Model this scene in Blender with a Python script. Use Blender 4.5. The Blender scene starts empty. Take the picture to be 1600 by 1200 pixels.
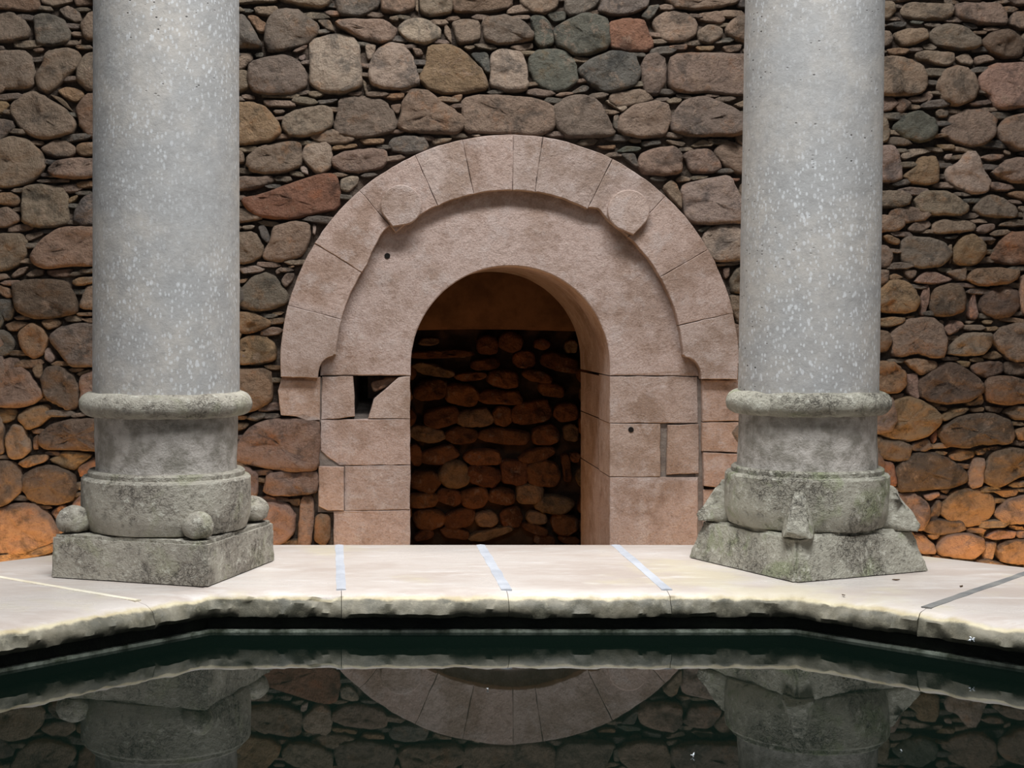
import bpy, bmesh, math, random
import numpy as np
from mathutils import Vector, Matrix, noise
from mathutils.geometry import tessellate_polygon

random.seed(7)
SC = bpy.context.scene
COL = SC.collection
F = 2300.0            # focal length in pixels of the 1600 px frame
PX, PY = 570.0, 505.0  # principal point
CZ = 1.35             # eye height
DW = 8.07             # distance of the back wall

# ------------------------------------------------------------------ camera
cd = bpy.data.cameras.new('camera')
cam = bpy.data.objects.new('camera', cd); COL.objects.link(cam)
cam.location = (0, 0, CZ); cam.rotation_euler = (math.pi / 2, 0, 0)
cd.sensor_fit = 'HORIZONTAL'; cd.sensor_width = 36.0
cd.lens = F / 1600 * 36.0
cd.shift_x = (800 - PX) / 1600; cd.shift_y = -(600 - PY) / 1600
cd.clip_start = 0.05
SC.camera = cam

# ------------------------------------------------------------------ light
SC.view_settings.view_transform = 'Standard'
SC.view_settings.look = 'None'
SC.view_settings.gamma = 1.0
SC.view_settings.use_curve_mapping = False
SC.view_settings.exposure = 0.0
w = bpy.data.worlds.new('world'); SC.world = w; w.use_nodes = True
bg = w.node_tree.nodes['Background']
bg.inputs[0].default_value = (0.80, 0.90, 1.0, 1); bg.inputs[1].default_value = 0.13

def area(name, loc, target, sx, sy, power, col, spread=180):
    l = bpy.data.lights.new(name, 'AREA'); l.shape = 'RECTANGLE'
    l.size = sx; l.size_y = sy; l.energy = power; l.color = col
    l.spread = math.radians(spread)
    o = bpy.data.objects.new(name, l); COL.objects.link(o); o.location = loc
    o.rotation_euler = (Vector(target) - Vector(loc)).to_track_quat('-Z', 'Y').to_euler()
    return o
# daylight through the open lantern over the pool, and through the vault in front of the wall
area('lantern_daylight', (0.45, 1.5, 4.7), (0.35, 3.0, 0.9), 2.4, 1.6, 88, (0.95, 0.98, 1.0), 95)
area('vault_daylight', (0.8, 5.3, 6.3), (0.8, 8.0, 1.5), 3.6, 0.8, 440, (1.0, 0.965, 0.93))
# warm floor lamps washing up the wall from behind the pool
for lx, lp in ((-2.0, 11), (-0.95, 7), (-0.1, 1.6), (1.75, 1.6), (2.6, 7), (3.6, 11)):
    area('wall_washer', (lx, 7.74, -0.16), (lx, 8.0, 1.8), 0.8, 0.1, lp, (1.0, 0.55, 0.20))
area('recess_lamp', (0.8, 9.55, -0.17), (0.85, 9.7, 2.0), 0.6, 0.1, 0.9, (1.0, 0.48, 0.15))
area('passage_lamp', (0.45, 8.75, -0.17), (0.85, 8.8, 2.0), 0.3, 0.5, 5.0, (1.0, 0.50, 0.18))

# ------------------------------------------------------------------ helpers
def W(px, py, D=DW):
    return Vector(((px - PX) * D / F, D, CZ - (py - PY) * D / F))

def lin(c):
    return tuple(((v / 255) / 12.92 if v / 255 <= 0.04045 else ((v / 255 + 0.055) / 1.055) ** 2.4) for v in c)

def link(name, me, mat=None, parent=None, loc=None):
    o = bpy.data.objects.new(name, me); COL.objects.link(o)
    if mat is not None:
        for m in (mat if isinstance(mat, (list, tuple)) else [mat]):
            me.materials.append(m)
    if parent is not None: o.parent = parent
    if loc is not None: o.location = loc
    return o

def obj(name, bm, mat, parent=None, smooth=True, center=False, angle=None):
    """one bmesh -> one mesh object; center puts the origin at the mesh's middle"""
    bmesh.ops.recalc_face_normals(bm, faces=bm.faces[:])
    loc = None
    if center:
        vs = [v.co for v in bm.verts]
        c = sum(vs, Vector()) / len(vs)
        bmesh.ops.translate(bm, verts=bm.verts[:], vec=-c)
        loc = c if parent is None else c - parent.location
    me = bpy.data.meshes.new(name)
    for f in bm.faces: f.smooth = smooth
    if angle:
        for e in bm.edges:
            if len(e.link_faces) == 2 and e.calc_face_angle(0) > math.radians(angle): e.smooth = False
    bm.to_mesh(me); bm.free()
    return link(name, me, mat, parent, loc)

def empty(name, loc=(0, 0, 0)):
    o = bpy.data.objects.new(name, None); COL.objects.link(o); o.location = loc
    o.empty_display_size = 0.1
    return o

def tag(o, label=None, cat=None, group=None, kind=None):
    if label: o['label'] = label
    if cat: o['category'] = cat
    if group: o['group'] = group
    if kind: o['kind'] = kind
    return o

def N3(p, s, seed=0.0):
    return noise.noise(Vector((p[0] * s + seed, p[1] * s + seed * 1.7, p[2] * s - seed)))

def fbm(p, s, seed=0.0, octv=4):
    return noise.fractal(Vector((p[0] * s + seed, p[1] * s + seed * 1.7, p[2] * s - seed)), 0.9, 2.1, octv)

def paint(me, col):
    a = me.color_attributes.new('Col', 'FLOAT_COLOR', 'POINT')
    n = len(me.vertices)
    a.data.foreach_set('color', np.tile(np.array([*col, 1.0], dtype=np.float32), n))

# ------------------------------------------------------------------ materials
class NT:
    def __init__(s, name):
        s.m = bpy.data.materials.new(name); s.m.use_nodes = True
        s.t = s.m.node_tree; s.b = s.t.nodes['Principled BSDF']
        s.pos = s.t.nodes.new('ShaderNodeNewGeometry').outputs['Position']
    def mapv(s, sc):
        n = s.t.nodes.new('ShaderNodeMapping'); n.inputs['Scale'].default_value = sc
        s.t.links.new(s.pos, n.inputs['Vector']); return n.outputs[0]
    def noise(s, scale, detail=6, rough=0.6, vec=None, dist=0.0):
        n = s.t.nodes.new('ShaderNodeTexNoise'); n.inputs['Scale'].default_value = scale
        n.inputs['Detail'].default_value = detail; n.inputs['Roughness'].default_value = rough
        n.inputs['Distortion'].default_value = dist
        s.t.links.new(vec or s.pos, n.inputs['Vector']); return n.outputs['Fac']
    def vor(s, scale, vec=None, feat='F1', rand=1.0):
        n = s.t.nodes.new('ShaderNodeTexVoronoi'); n.inputs['Scale'].default_value = scale
        n.feature = feat; n.inputs['Randomness'].default_value = rand
        s.t.links.new(vec or s.pos, n.inputs['Vector']); return n
    def ramp(s, fac, a, b, va=0.0, vb=1.0):
        n = s.t.nodes.new('ShaderNodeMapRange'); n.clamp = True
        n.interpolation_type = 'SMOOTHSTEP'
        for k, v in zip(('From Min', 'From Max', 'To Min', 'To Max'), (a, b, va, vb)): n.inputs[k].default_value = v
        s.t.links.new(fac, n.inputs['Value']); return n.outputs['Result']
    def math(s, op, a, b):
        n = s.t.nodes.new('ShaderNodeMath'); n.operation = op
        for i, v in enumerate((a, b)):
            if isinstance(v, (int, float)): n.inputs[i].default_value = v
            else: s.t.links.new(v, n.inputs[i])
        return n.outputs[0]
    def mix(s, fac, a, b, mode='MIX'):
        n = s.t.nodes.new('ShaderNodeMix'); n.data_type = 'RGBA'; n.blend_type = mode
        if isinstance(fac, (int, float)): n.inputs[0].default_value = fac
        else: s.t.links.new(fac, n.inputs[0])
        for i, v in ((6, a), (7, b)):
            if isinstance(v, tuple): n.inputs[i].default_value = (*v[:3], 1)
            else: s.t.links.new(v, n.inputs[i])
        return n.outputs[2]
    def attr(s, name):
        n = s.t.nodes.new('ShaderNodeAttribute'); n.attribute_name = name; return n
    def done(s, col, rough=0.9, bump=None, strength=0.5, dist=0.01, spec=0.3):
        L = s.t.links
        if isinstance(col, tuple): s.b.inputs['Base Color'].default_value = (*col[:3], 1)
        else: L.new(col, s.b.inputs['Base Color'])
        if isinstance(rough, (int, float)): s.b.inputs['Roughness'].default_value = rough
        else: L.new(rough, s.b.inputs['Roughness'])
        s.b.inputs['Specular IOR Level'].default_value = spec
        if bump is not None:
            n = s.t.nodes.new('ShaderNodeBump'); n.inputs['Strength'].default_value = strength
            n.inputs['Distance'].default_value = dist
            L.new(bump, n.inputs['Height']); L.new(n.outputs[0], s.b.inputs['Normal'])
        return s.m

def m_rock():
    t = NT('rubble_stone')
    a = t.attr('Col').outputs['Color']
    n1 = t.noise(6.0, 8, 0.68, dist=0.5); n2 = t.noise(13.0, 7, 0.7, dist=0.3); n3 = t.noise(75, 5, 0.75); n5 = t.noise(30, 7, 0.75)
    c = t.mix(t.ramp(n1, 0.50, 0.64, 0, 0.85), a, t.mix(1.0, a, (0.40, 0.43, 0.46), 'MULTIPLY'))
    c = t.mix(t.ramp(n2, 0.54, 0.68, 0, 0.6), c, lin((168, 146, 128)))
    n4 = t.noise(8.3, 6, 0.65)
    c = t.mix(t.ramp(n4, 0.56, 0.70, 0, 0.55), c, t.mix(1.0, a, (1.2, 0.86, 0.6), 'MULTIPLY'))
    c = t.mix(t.ramp(n5, 0.34, 0.54, 0.6, 0.0), c, t.mix(1.0, c, (0.5, 0.48, 0.47), 'MULTIPLY'))
    c = t.mix(t.ramp(n3, 0.58, 0.75, 0.0, 0.35), c, lin((190, 172, 156)))
    h = t.math('ADD', t.math('MULTIPLY', n3, 0.5), t.math('ADD', t.math('MULTIPLY', n5, 1.2), t.math('MULTIPLY', n2, 1.2)))
    return t.done(c, 0.88, h, 1.0, 0.034, 0.25)

def m_mortar():
    t = NT('lime_mortar')
    n = t.noise(9, 8, 0.7); n2 = t.noise(60, 4, 0.7)
    c = t.mix(t.ramp(n, 0.35, 0.65), lin((70, 62, 56)), lin((112, 100, 90)))
    h = t.math('ADD', n2, t.math('MULTIPLY', n, 2.0))
    return t.done(c, 0.95, h, 0.9, 0.02, 0.2)

def m_ashlar(name, base, dark, pale):
    t = NT(name)
    a = t.attr('Col').outputs['Color']
    n1 = t.noise(3.4, 6, 0.6); n2 = t.noise(8, 7, 0.65); n3 = t.noise(95, 4, 0.75); n4 = t.noise(24, 7, 0.72)
    c = t.mix(1.0, base, a, 'MULTIPLY')
    c = t.mix(t.ramp(n1, 0.47, 0.62, 0, 0.8), c, t.mix(1.0, dark, a, 'MULTIPLY'))
    c = t.mix(t.ramp(n2, 0.50, 0.66, 0, 0.55), c, pale)
    c = t.mix(t.ramp(n4, 0.60, 0.70, 0, 0.5), c, lin((204, 192, 184)))
    c = t.mix(t.ramp(t.noise(60, 5, 0.75), 0.62, 0.72, 0, 0.55), c, lin((218, 208, 200)))
    c = t.mix(t.ramp(n4, 0.30, 0.42, 0.4, 0), c, t.mix(1.0, c, (0.6, 0.56, 0.54), 'MULTIPLY'))
    c = t.mix(t.ramp(n3, 0.3, 0.6, 0.5, 0.0), c, t.mix(1.0, c, (0.55, 0.52, 0.5), 'MULTIPLY'))
    c = t.mix(t.ramp(t.noise(17, 7, 0.75), 0.36, 0.50, 0.5, 0.0), c, t.mix(1.0, c, (0.66, 0.60, 0.55), 'MULTIPLY'))
    h = t.math('ADD', t.math('MULTIPLY', n3, 0.4), t.math('ADD', n4, n2))
    return t.done(c, 0.85, h, 0.75, 0.016, 0.25)

def m_shaft():
    t = NT('speckled_grey_limestone')
    n1 = t.noise(4.0, 6, 0.6); n2 = t.noise(30, 6, 0.7); n3 = t.noise(140, 3, 0.6); nd = t.noise(3.0, 3, 0.5)
    c = t.mix(t.ramp(n1, 0.38, 0.64), lin((162, 160, 158)), lin((182, 175, 167)))
    c = t.mix(t.ramp(n2, 0.4, 0.7, 0.0, 0.6), c, lin((146, 143, 140)))
    # pale fossil spots: small ovals scattered in drifts
    for sc, lo, hi, thr in ((78, 0.20, 0.36, 0.48), (130, 0.22, 0.42, 0.36)):
        v = t.vor(sc, t.mapv((1.0, 1.0, 0.62)))
        spot = t.ramp(v.outputs['Distance'], lo, hi, 1, 0)
        sep = t.t.nodes.new('ShaderNodeSeparateColor'); t.t.links.new(v.outputs['Color'], sep.inputs[0])
        keep = t.math('MULTIPLY', t.ramp(sep.outputs[0], thr, thr + 0.12), t.ramp(nd, 0.36, 0.60, 0.25, 1))
        c = t.mix(t.math('MULTIPLY', t.math('MULTIPLY', spot, keep), 0.52), c, lin((216, 217, 218)))
    v = t.vor(75, t.mapv((1, 1, 1.4)))
    sep = t.t.nodes.new('ShaderNodeSeparateColor'); t.t.links.new(v.outputs['Color'], sep.inputs[0])
    pit = t.math('MULTIPLY', t.math('MULTIPLY', t.ramp(v.outputs['Distance'], 0.12, 0.26, 1, 0), t.ramp(sep.outputs[1], 0.80, 0.86)), t.ramp(t.noise(2.2, 3), 0.5, 0.62))
    c = t.mix(pit, c, lin((70, 66, 62)))
    h = t.math('SUBTRACT', t.math('ADD', t.math('MULTIPLY', n3, 0.2), n2), t.math('MULTIPLY', pit, 1.2))
    return t.done(c, 0.62, h, 0.35, 0.006, 0.35)

def m_base(name, c1, c2, moss):
    t = NT(name)
    n1 = t.noise(7, 7, 0.65); n2 = t.noise(60, 6, 0.7); n3 = t.noise(150, 4, 0.7); n4 = t.noise(11, 5, 0.6, dist=0.6)
    # crazed, pitted skin: warped cracks between small lumps
    wv = t.t.nodes.new('ShaderNodeVectorMath'); wv.operation = 'MULTIPLY_ADD'
    tn = t.t.nodes.new('ShaderNodeTexNoise'); tn.inputs['Scale'].default_value = 30; tn.inputs['Detail'].default_value = 4
    t.t.links.new(t.pos, tn.inputs['Vector']); t.t.links.new(tn.outputs['Color'], wv.inputs[0]); wv.inputs[1].default_value = (.06, .06, .06); t.t.links.new(t.pos, wv.inputs[2])
    crack = t.ramp(t.vor(75, wv.outputs[0], 'DISTANCE_TO_EDGE').outputs['Distance'], 0.0, 0.10, 1, 0)
    crack = t.math('MULTIPLY', crack, t.math('MULTIPLY', t.ramp(n1, 0.44, 0.6, 0.0, 0.55), t.ramp(n2, 0.62, 0.42)))
    c = t.mix(t.ramp(n1, 0.36, 0.64), c1, c2)
    c = t.mix(t.ramp(n4, 0.52, 0.68, 0, 0.6), c, moss)
    c = t.mix(t.ramp(n2, 0.54, 0.68, 0, 0.75), c, lin((206, 202, 188)))
    pit = t.math('MULTIPLY', t.ramp(n2, 0.30, 0.42, 1, 0), t.ramp(n1, 0.42, 0.6, 0.25, 1))
    pit = t.math('MAXIMUM', pit, crack)
    c = t.mix(t.math('MULTIPLY', pit, 0.85), c, lin((72, 66, 60)))
    h = t.math('SUBTRACT', t.math('ADD', t.math('MULTIPLY', n3, 0.3), t.math('MULTIPLY', n2, 1.4)), t.math('MULTIPLY', pit, 1.4))
    return t.done(c, 0.88, h, 0.8, 0.014, 0.25)

def m_slab():
    t = NT('pale_ledge_stone')
    lip = t.attr('lip').outputs['Fac']
    n1 = t.noise(2.5, 6, 0.6, t.mapv((1, 1.9, 1))); n2 = t.noise(16, 7, 0.65, t.mapv((0.5, 1.6, 1))); n3 = t.noise(55, 6, 0.7); n4 = t.noise(9, 6, 0.65)
    top = t.mix(t.ramp(n1, 0.36, 0.64), lin((197, 188, 181)), lin((170, 157, 148)))
    top = t.mix(t.ramp(n2, 0.5, 0.72, 0, 0.55), top, lin((208, 204, 200)))
    top = t.mix(t.ramp(n3, 0.66, 0.8, 0, 0.4), top, lin((140, 116, 92)))
    top = t.mix(t.ramp(t.noise(3.1, 5, 0.6), 0.52, 0.68, 0, 0.5), top, lin((192, 182, 152)))
    rim = t.mix(t.ramp(n4, 0.4, 0.62), lin((196, 184, 154)), lin((170, 154, 120)))
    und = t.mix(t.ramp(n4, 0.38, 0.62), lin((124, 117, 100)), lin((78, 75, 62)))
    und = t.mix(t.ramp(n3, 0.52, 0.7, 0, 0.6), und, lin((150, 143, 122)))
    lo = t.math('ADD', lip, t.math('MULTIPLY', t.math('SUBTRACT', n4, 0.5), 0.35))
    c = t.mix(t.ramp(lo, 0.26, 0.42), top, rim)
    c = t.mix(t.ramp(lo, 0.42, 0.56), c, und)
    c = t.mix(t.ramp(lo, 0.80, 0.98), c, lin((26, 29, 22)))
    r = t.ramp(n1, 0.35, 0.65, 0.26, 0.45)
    rr = t.math('ADD', r, t.math('MULTIPLY', lip, 0.4))
    h = t.math('ADD', t.math('MULTIPLY', n3, 0.5), n2)
    h = t.math('ADD', h, t.math('MULTIPLY', t.math('MULTIPLY', t.noise(34, 8, 0.75), lip), 5.0))
    return t.done(c, rr, h, 0.22, 0.01, 0.5)

def m_simple(name, c1, c2, scale, rough=0.9, bump=0.5, spec=0.3, dist=0.01):
    t = NT(name)
    n = t.noise(scale, 7, 0.65); n2 = t.noise(scale * 6, 4, 0.7)
    c = t.mix(t.ramp(n, 0.35, 0.65), c1, c2)
    return t.done(c, rough, t.math('ADD', n, t.math('MULTIPLY', n2, 0.4)), bump, dist, spec)

def m_water():
    t = NT('dark_pool_water')
    n = t.noise(5, 2, 0.4)
    t.b.inputs['IOR'].default_value = 1.33
    m = t.done((0.0022, 0.0050, 0.0036), 0.012, n, 0.012, 0.01, 0.3)
    return m

ROCK, MORTAR = m_rock(), m_mortar()
ASH = m_ashlar('dressed_pink_limestone', lin((178, 162, 155)), lin((150, 131, 119)), lin((192, 181, 178)))
SHAFT = m_shaft()
BASE_L = m_base('pitted_grey_base_stone', lin((178, 171, 157)), lin((148, 140, 128)), lin((158, 156, 130)))
BASE_R = m_base('mossy_grey_base_stone', lin((176, 171, 156)), lin((146, 140, 127)), lin((138, 146, 106)))
FOOT = m_simple('smooth_warm_grey_stone', lin((182, 174, 166)), lin((134, 128, 118)), 26, 0.8, 0.7, 0.3, 0.01)
SLAB = m_slab()
JOINT = m_simple('joint_mortar_daylight_tint', lin((188, 191, 198)), lin((168, 172, 180)), 9, 0.35, 0.3, 0.5)  # blue is reflected daylight painted into the mortar colour
JOINT_DARK = m_simple('grey_joint_mortar', lin((120, 118, 114)), lin((98, 98, 98)), 14, 0.7, 0.3)
JOINT_PALE = m_simple('cream_joint_mortar', lin((226, 218, 200)), lin((204, 192, 168)), 14, 0.5, 0.3)
MORTAR_IN = m_simple('shaded_inner_mortar', lin((66, 50, 38)), lin((44, 34, 26)), 10, 0.95, 0.8)  # darker than the outer mortar: the recess's shade is put into the colour
JOINTM = m_simple('grey_lime_mortar', lin((132, 122, 114)), lin((108, 98, 92)), 16, 0.95, 0.8)
BASIN = m_simple('wet_algae_stone', lin((16, 20, 15)), lin((34, 38, 27)), 12, 0.45, 0.6)
GLINT = m_simple('wet_waterline_glint', lin((150, 156, 142)), lin((70, 76, 62)), 22, 0.2, 0.4, 0.5)  # pale tone paints the bright reflection along the water's edge
PARAPET = m_simple('rough_parapet_render', lin((150, 130, 112)), lin((120, 102, 88)), 6)
PAVING = m_simple('floor_paving_stone', lin((150, 134, 118)), lin((120, 104, 92)), 3, 0.8)
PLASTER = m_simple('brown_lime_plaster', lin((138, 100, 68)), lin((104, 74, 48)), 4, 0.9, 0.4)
HOLE = m_simple('dark_hole_rubble', lin((90, 84, 80)), lin((60, 54, 50)), 14, 0.95, 0.8)
WHITE = m_simple('white_down', lin((240, 242, 244)), lin((222, 226, 230)), 40, 0.7, 0.1)
LEAF = m_simple('dry_leaf_brown', lin((70, 52, 36)), lin((98, 72, 48)), 30, 0.8, 0.2)
WATER = m_water()
# ------------------------------------------------------------------ stone outlines of the rubble wall
# each block: (x offset, y offset, pixels per photo pixel); each line: tone letter, then the outline
STONES = []
def block(ox, oy, s, text):
    for ln in text.strip().splitlines():
        for part in ln.split(';'):
            tk = part.split()
            if not tk: continue
            pts = [tuple(map(float, q.split(','))) for q in tk[1:]]
            STONES.append((tk[0], [(ox + x / s, oy + y / s) for x, y in pts]))

block(360, 0, 4, '''
t -10,-20 290,-20 280,15 50,28 -10,25
t 290,-30 625,-30 620,30 560,58 430,40 320,10
g 660,-30 930,-30 920,50 800,110 690,100 670,60
p 945,-20 1150,-20 1145,60 1050,90 945,78
t 1155,-10 1174,-10 1175,80 1158,70
t 1185,-20 1380,-20 1382,85 1240,108 1190,75
d 1395,-20 1755,-20 1745,50 1640,78 1400,82
t 150,50 290,40 295,75 240,105 160,85 ; g 50,55 140,60 150,80 80,85
g -10,100 90,100 190,270 185,300 -10,305
o 105,105 160,100 232,160 225,195 180,208
G 300,70 420,70 545,165 540,210 480,270 330,318 250,320 218,260 240,130
t 540,130 620,125 655,200 600,190
t 665,140 760,125 960,130 1030,185 1010,250 940,275 820,245 680,170
t 985,110 1050,100 1050,135 1010,135
l 1055,170 1110,125 1210,118 1310,180 1305,240 1220,278 1120,262 1060,215
t 1340,140 1375,190 1385,280 1335,215
t 1385,145 1450,125 1550,130 1560,240 1500,268 1425,272
l 500,260 560,245 650,220 760,240 800,300 805,400 815,535 700,575 580,565 500,520 510,400
l 840,280 910,285 905,320 880,375 855,375
l 930,310 1000,275 1090,290 1130,360 1180,520 1080,555 960,550 885,525 870,440 890,370
t 1135,300 1190,310 1205,345 1160,355
o 1240,300 1380,290 1460,340 1560,440 1600,530 1580,560 1480,575 1330,582 1240,550 1185,490 1230,420
t 1450,290 1550,285 1490,320 ; n 1495,340 1610,330 1622,460 1590,450
t -10,345 130,335 140,380 70,440 -10,430 ; g 150,335 210,330 205,360 160,365
t -10,440 110,450 112,550 60,580 -10,580
G 130,400 210,370 330,352 420,385 470,460 465,540 380,590 250,595 150,570 118,520
l 420,360 470,340 465,380 440,380 ; t 385,320 480,280 470,310 400,335
t 195,590 430,588 425,618 210,613 ; t 210,625 400,635 410,665 330,672 220,665
t 490,575 595,570 570,605 530,615 490,600 ; t 725,585 820,570 815,600 750,602
t 825,500 850,510 850,560 880,600 840,580 ; o 950,590 1085,580 1080,615 1020,625 960,610
g 540,630 680,620 640,645 560,655
o -10,650 130,650 210,670 300,770 312,830 250,885 120,900 -10,905
t 265,690 345,690 320,715 280,715
t 340,730 420,690 560,665 630,690 632,790 560,835 450,858 370,845 328,790
G 690,620 850,610 960,640 1010,710 1035,780 1010,820 900,850 800,862 690,840 655,800 680,720
t 1000,660 1070,650 1050,715 1020,700
t 1085,640 1140,570 1230,575 1340,660 1440,730 1448,790 1400,835 1250,830 1110,820 1048,795 1075,720
o 1380,600 1450,590 1440,630 1400,645
t 110,985 180,925 330,895 430,895 435,1040 330,1080 220,1088 140,1075 105,1030
l 480,900 550,870 610,890 635,970 620,1050 560,1090 510,1060 445,980
o 645,915 790,900 790,925 640,942 ; o 805,870 965,870 950,900 840,905
t 640,990 720,950 900,930 970,950 975,1000 940,1050 800,1080 700,1070 650,1040
g 995,900 1020,865 1110,850 1200,860 1235,910 1210,950 1100,962 1010,945
t 1260,870 1390,865 1360,890 1270,905 ; l 1310,920 1400,890 1415,925 1370,940
l 1495,840 1570,845 1540,862 ; l 430,1045 470,1040 495,1095 450,1085
l 690,1120 760,1100 800,1110 795,1150 740,1200 690,1190
t -10,1110 250,1100 280,1125 250,1150 130,1185 -10,1200
t -10,930 80,950 90,1020 -10,1030
''')
block(0, 0, 1, '''
t 726,156 760,150 830,155 862,167 863,200 840,211 790,208 728,206
''')
block(360, 280, 4, '''
r 80,120 200,100 330,50 450,10 560,-25 640,-20 670,80 660,180 500,215 400,243 220,240 130,195
t -10,340 150,335 205,420 195,480 130,520 -10,530
l 65,295 160,285 135,315 85,318 ; g 175,300 215,285 250,370 235,400 195,370
t 270,300 400,270 490,290 490,380 440,480 300,515 215,495 210,460 255,380
l 515,280 540,290 530,350 515,345 ; l 65,565 100,545 160,540 220,565 180,585 80,590
t 280,570 325,545 315,585 290,598 ; o 350,545 410,540 380,560
t 315,635 350,590 400,590 392,630 345,680 ; o -10,640 110,620 90,650 -10,655
G 65,700 150,610 230,590 280,620 355,720 350,770 260,810 150,820 60,795
o 250,835 335,825 330,845 270,855 ; o -10,840 130,830 250,890 240,920 140,960 -10,960
o 60,1010 120,980 230,985 285,1050 275,1130 180,1155 60,1150
''')
block(360, 560, 4, '''
o -20,75 240,75 260,180 255,260 180,310 60,345 -20,340
g 100,370 160,335 225,340 215,370 160,395 ; o -20,400 125,405 90,440 -20,470
p 45,550 130,440 220,395 400,385 540,395 542,530 530,690 380,695 260,680 100,650 40,635
p -20,660 90,670 165,720 170,830 140,885 -20,890
p 220,790 240,720 330,700 535,705 535,835 420,850 290,855 220,835
p 200,870 230,852 285,870 280,895 200,893 ; o 355,880 440,875 430,920 390,915
p 130,920 260,895 360,920 400,980 395,1080 330,1150 130,1180
p 440,900 460,860 510,865 522,920 515,1070 500,1165 425,1165 430,1000
o 530,1000 560,975 620,985 625,1110 590,1165 525,1140
''')
block(760, 0, 3.81, '''
G -5,115 110,95 200,120 270,200 265,240 150,262 60,265 -5,240 -20,140
t 205,-20 420,-20 415,50 340,90 260,75 210,30
g 470,-20 680,-20 640,50 560,90 490,100 470,60
g 660,70 720,-20 960,-20 950,50 850,90 740,95
n 960,40 1030,30 1000,90 960,125 920,100
t 1060,-20 1490,-20 1490,20 1350,55 1220,62 1120,50
g 1500,-20 1660,-20 1660,60 1490,50
n 350,80 470,70 470,120 400,135
n 260,110 320,90 380,150 400,260 330,290 290,250
n 400,180 480,130 580,85 715,120 720,290 600,330 520,325 420,270
r 730,140 830,120 930,125 990,270 960,300 820,310 730,285
t 990,130 1060,80 1170,75 1250,140 1240,210 1170,250 1080,252 1030,220
t 1260,85 1380,68 1420,120 1380,148 1260,120
t 1255,190 1320,150 1400,175 1400,220 1330,265 1260,250
t 1425,170 1480,110 1660,70 1660,255 1530,255 1440,215
t 1075,280 1190,265 1190,300 1100,305 ; o 1240,280 1360,275 1340,305 1260,305
d 1400,280 1520,265 1500,310 1430,318 ; t 1525,290 1660,280 1660,330 1530,325
t 130,280 270,255 275,290 200,312
l 30,330 90,295 210,320 235,420 240,530 150,545 25,515 30,420
n 255,350 320,300 450,305 520,370 540,480 460,535 370,545 300,500 265,420
n 550,420 620,360 750,310 870,330 910,420 890,500 790,540 690,545 620,500
G 920,400 950,335 1010,320 1060,360 1065,490 1020,560 950,560 925,480
t 1110,340 1250,325 1450,330 1680,340 1680,545 1450,565 1320,545 1180,555 1095,525 1100,430
n 490,560 570,510 610,520 600,545 520,560
G 400,640 480,585 580,575 660,610 720,720 755,800 640,815 480,815 430,760 400,690
l 705,600 780,600 835,640 810,672 740,625 ; g 755,690 785,680 780,780 755,760
t 800,690 880,630 1000,610 1080,630 1090,720 1050,810 900,820 810,800 785,760
t 1065,605 1120,580 1160,590 1150,615 1080,620
G 1100,720 1180,600 1290,580 1420,630 1540,710 1530,790 1450,810 1200,810 1110,780
t 1470,625 1560,590 1660,590 1660,640 1500,640
t 835,830 900,825 930,845 880,855 ; n 920,845 1030,835 1040,860 930,875
t 1060,835 1180,850 1170,875 1100,865 ; t 1215,870 1280,830 1350,855 1340,870 1240,878
o 650,870 770,865 760,890 700,890 ; n 770,905 830,870 920,880 900,905 810,908
g 790,918 880,915 905,1000 870,985
t 920,920 1010,885 1120,880 1155,930 1150,1030 1060,1045 940,1035 910,980
t 1170,925 1220,900 1330,890 1400,1000 1330,1030 1220,1030
t 1355,910 1420,840 1500,860 1560,900 1660,900 1660,1040 1500,1035 1420,990
t 1130,1065 1160,1045 1215,1065 1210,1080 1130,1085
''')
block(1020, 200, 5, '''
l 235,470 280,440 480,400 580,385 640,490 700,640 690,740 480,745 320,740 260,690
t 78,470 140,410 180,440 220,530 220,630 155,570
r 595,395 690,395 660,420 620,415 ; t 680,460 720,420 830,420 830,600 690,580
n 345,790 460,760 420,800 365,820
l 395,850 440,790 560,765 830,760 830,1020 640,1040 470,1035 420,960
t 490,1060 700,1050 640,1075 500,1080 ; t 540,1100 595,1090 590,1160 560,1180
G 605,1190 640,1110 720,1070 830,1070 830,1290 620,1290
t 600,1310 680,1310 720,1360 720,1500 650,1500 610,1420 ; t 615,1530 700,1540 720,1640 660,1700 620,1650
o 600,1730 690,1720 740,1800 720,1880 650,1880
''')
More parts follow.
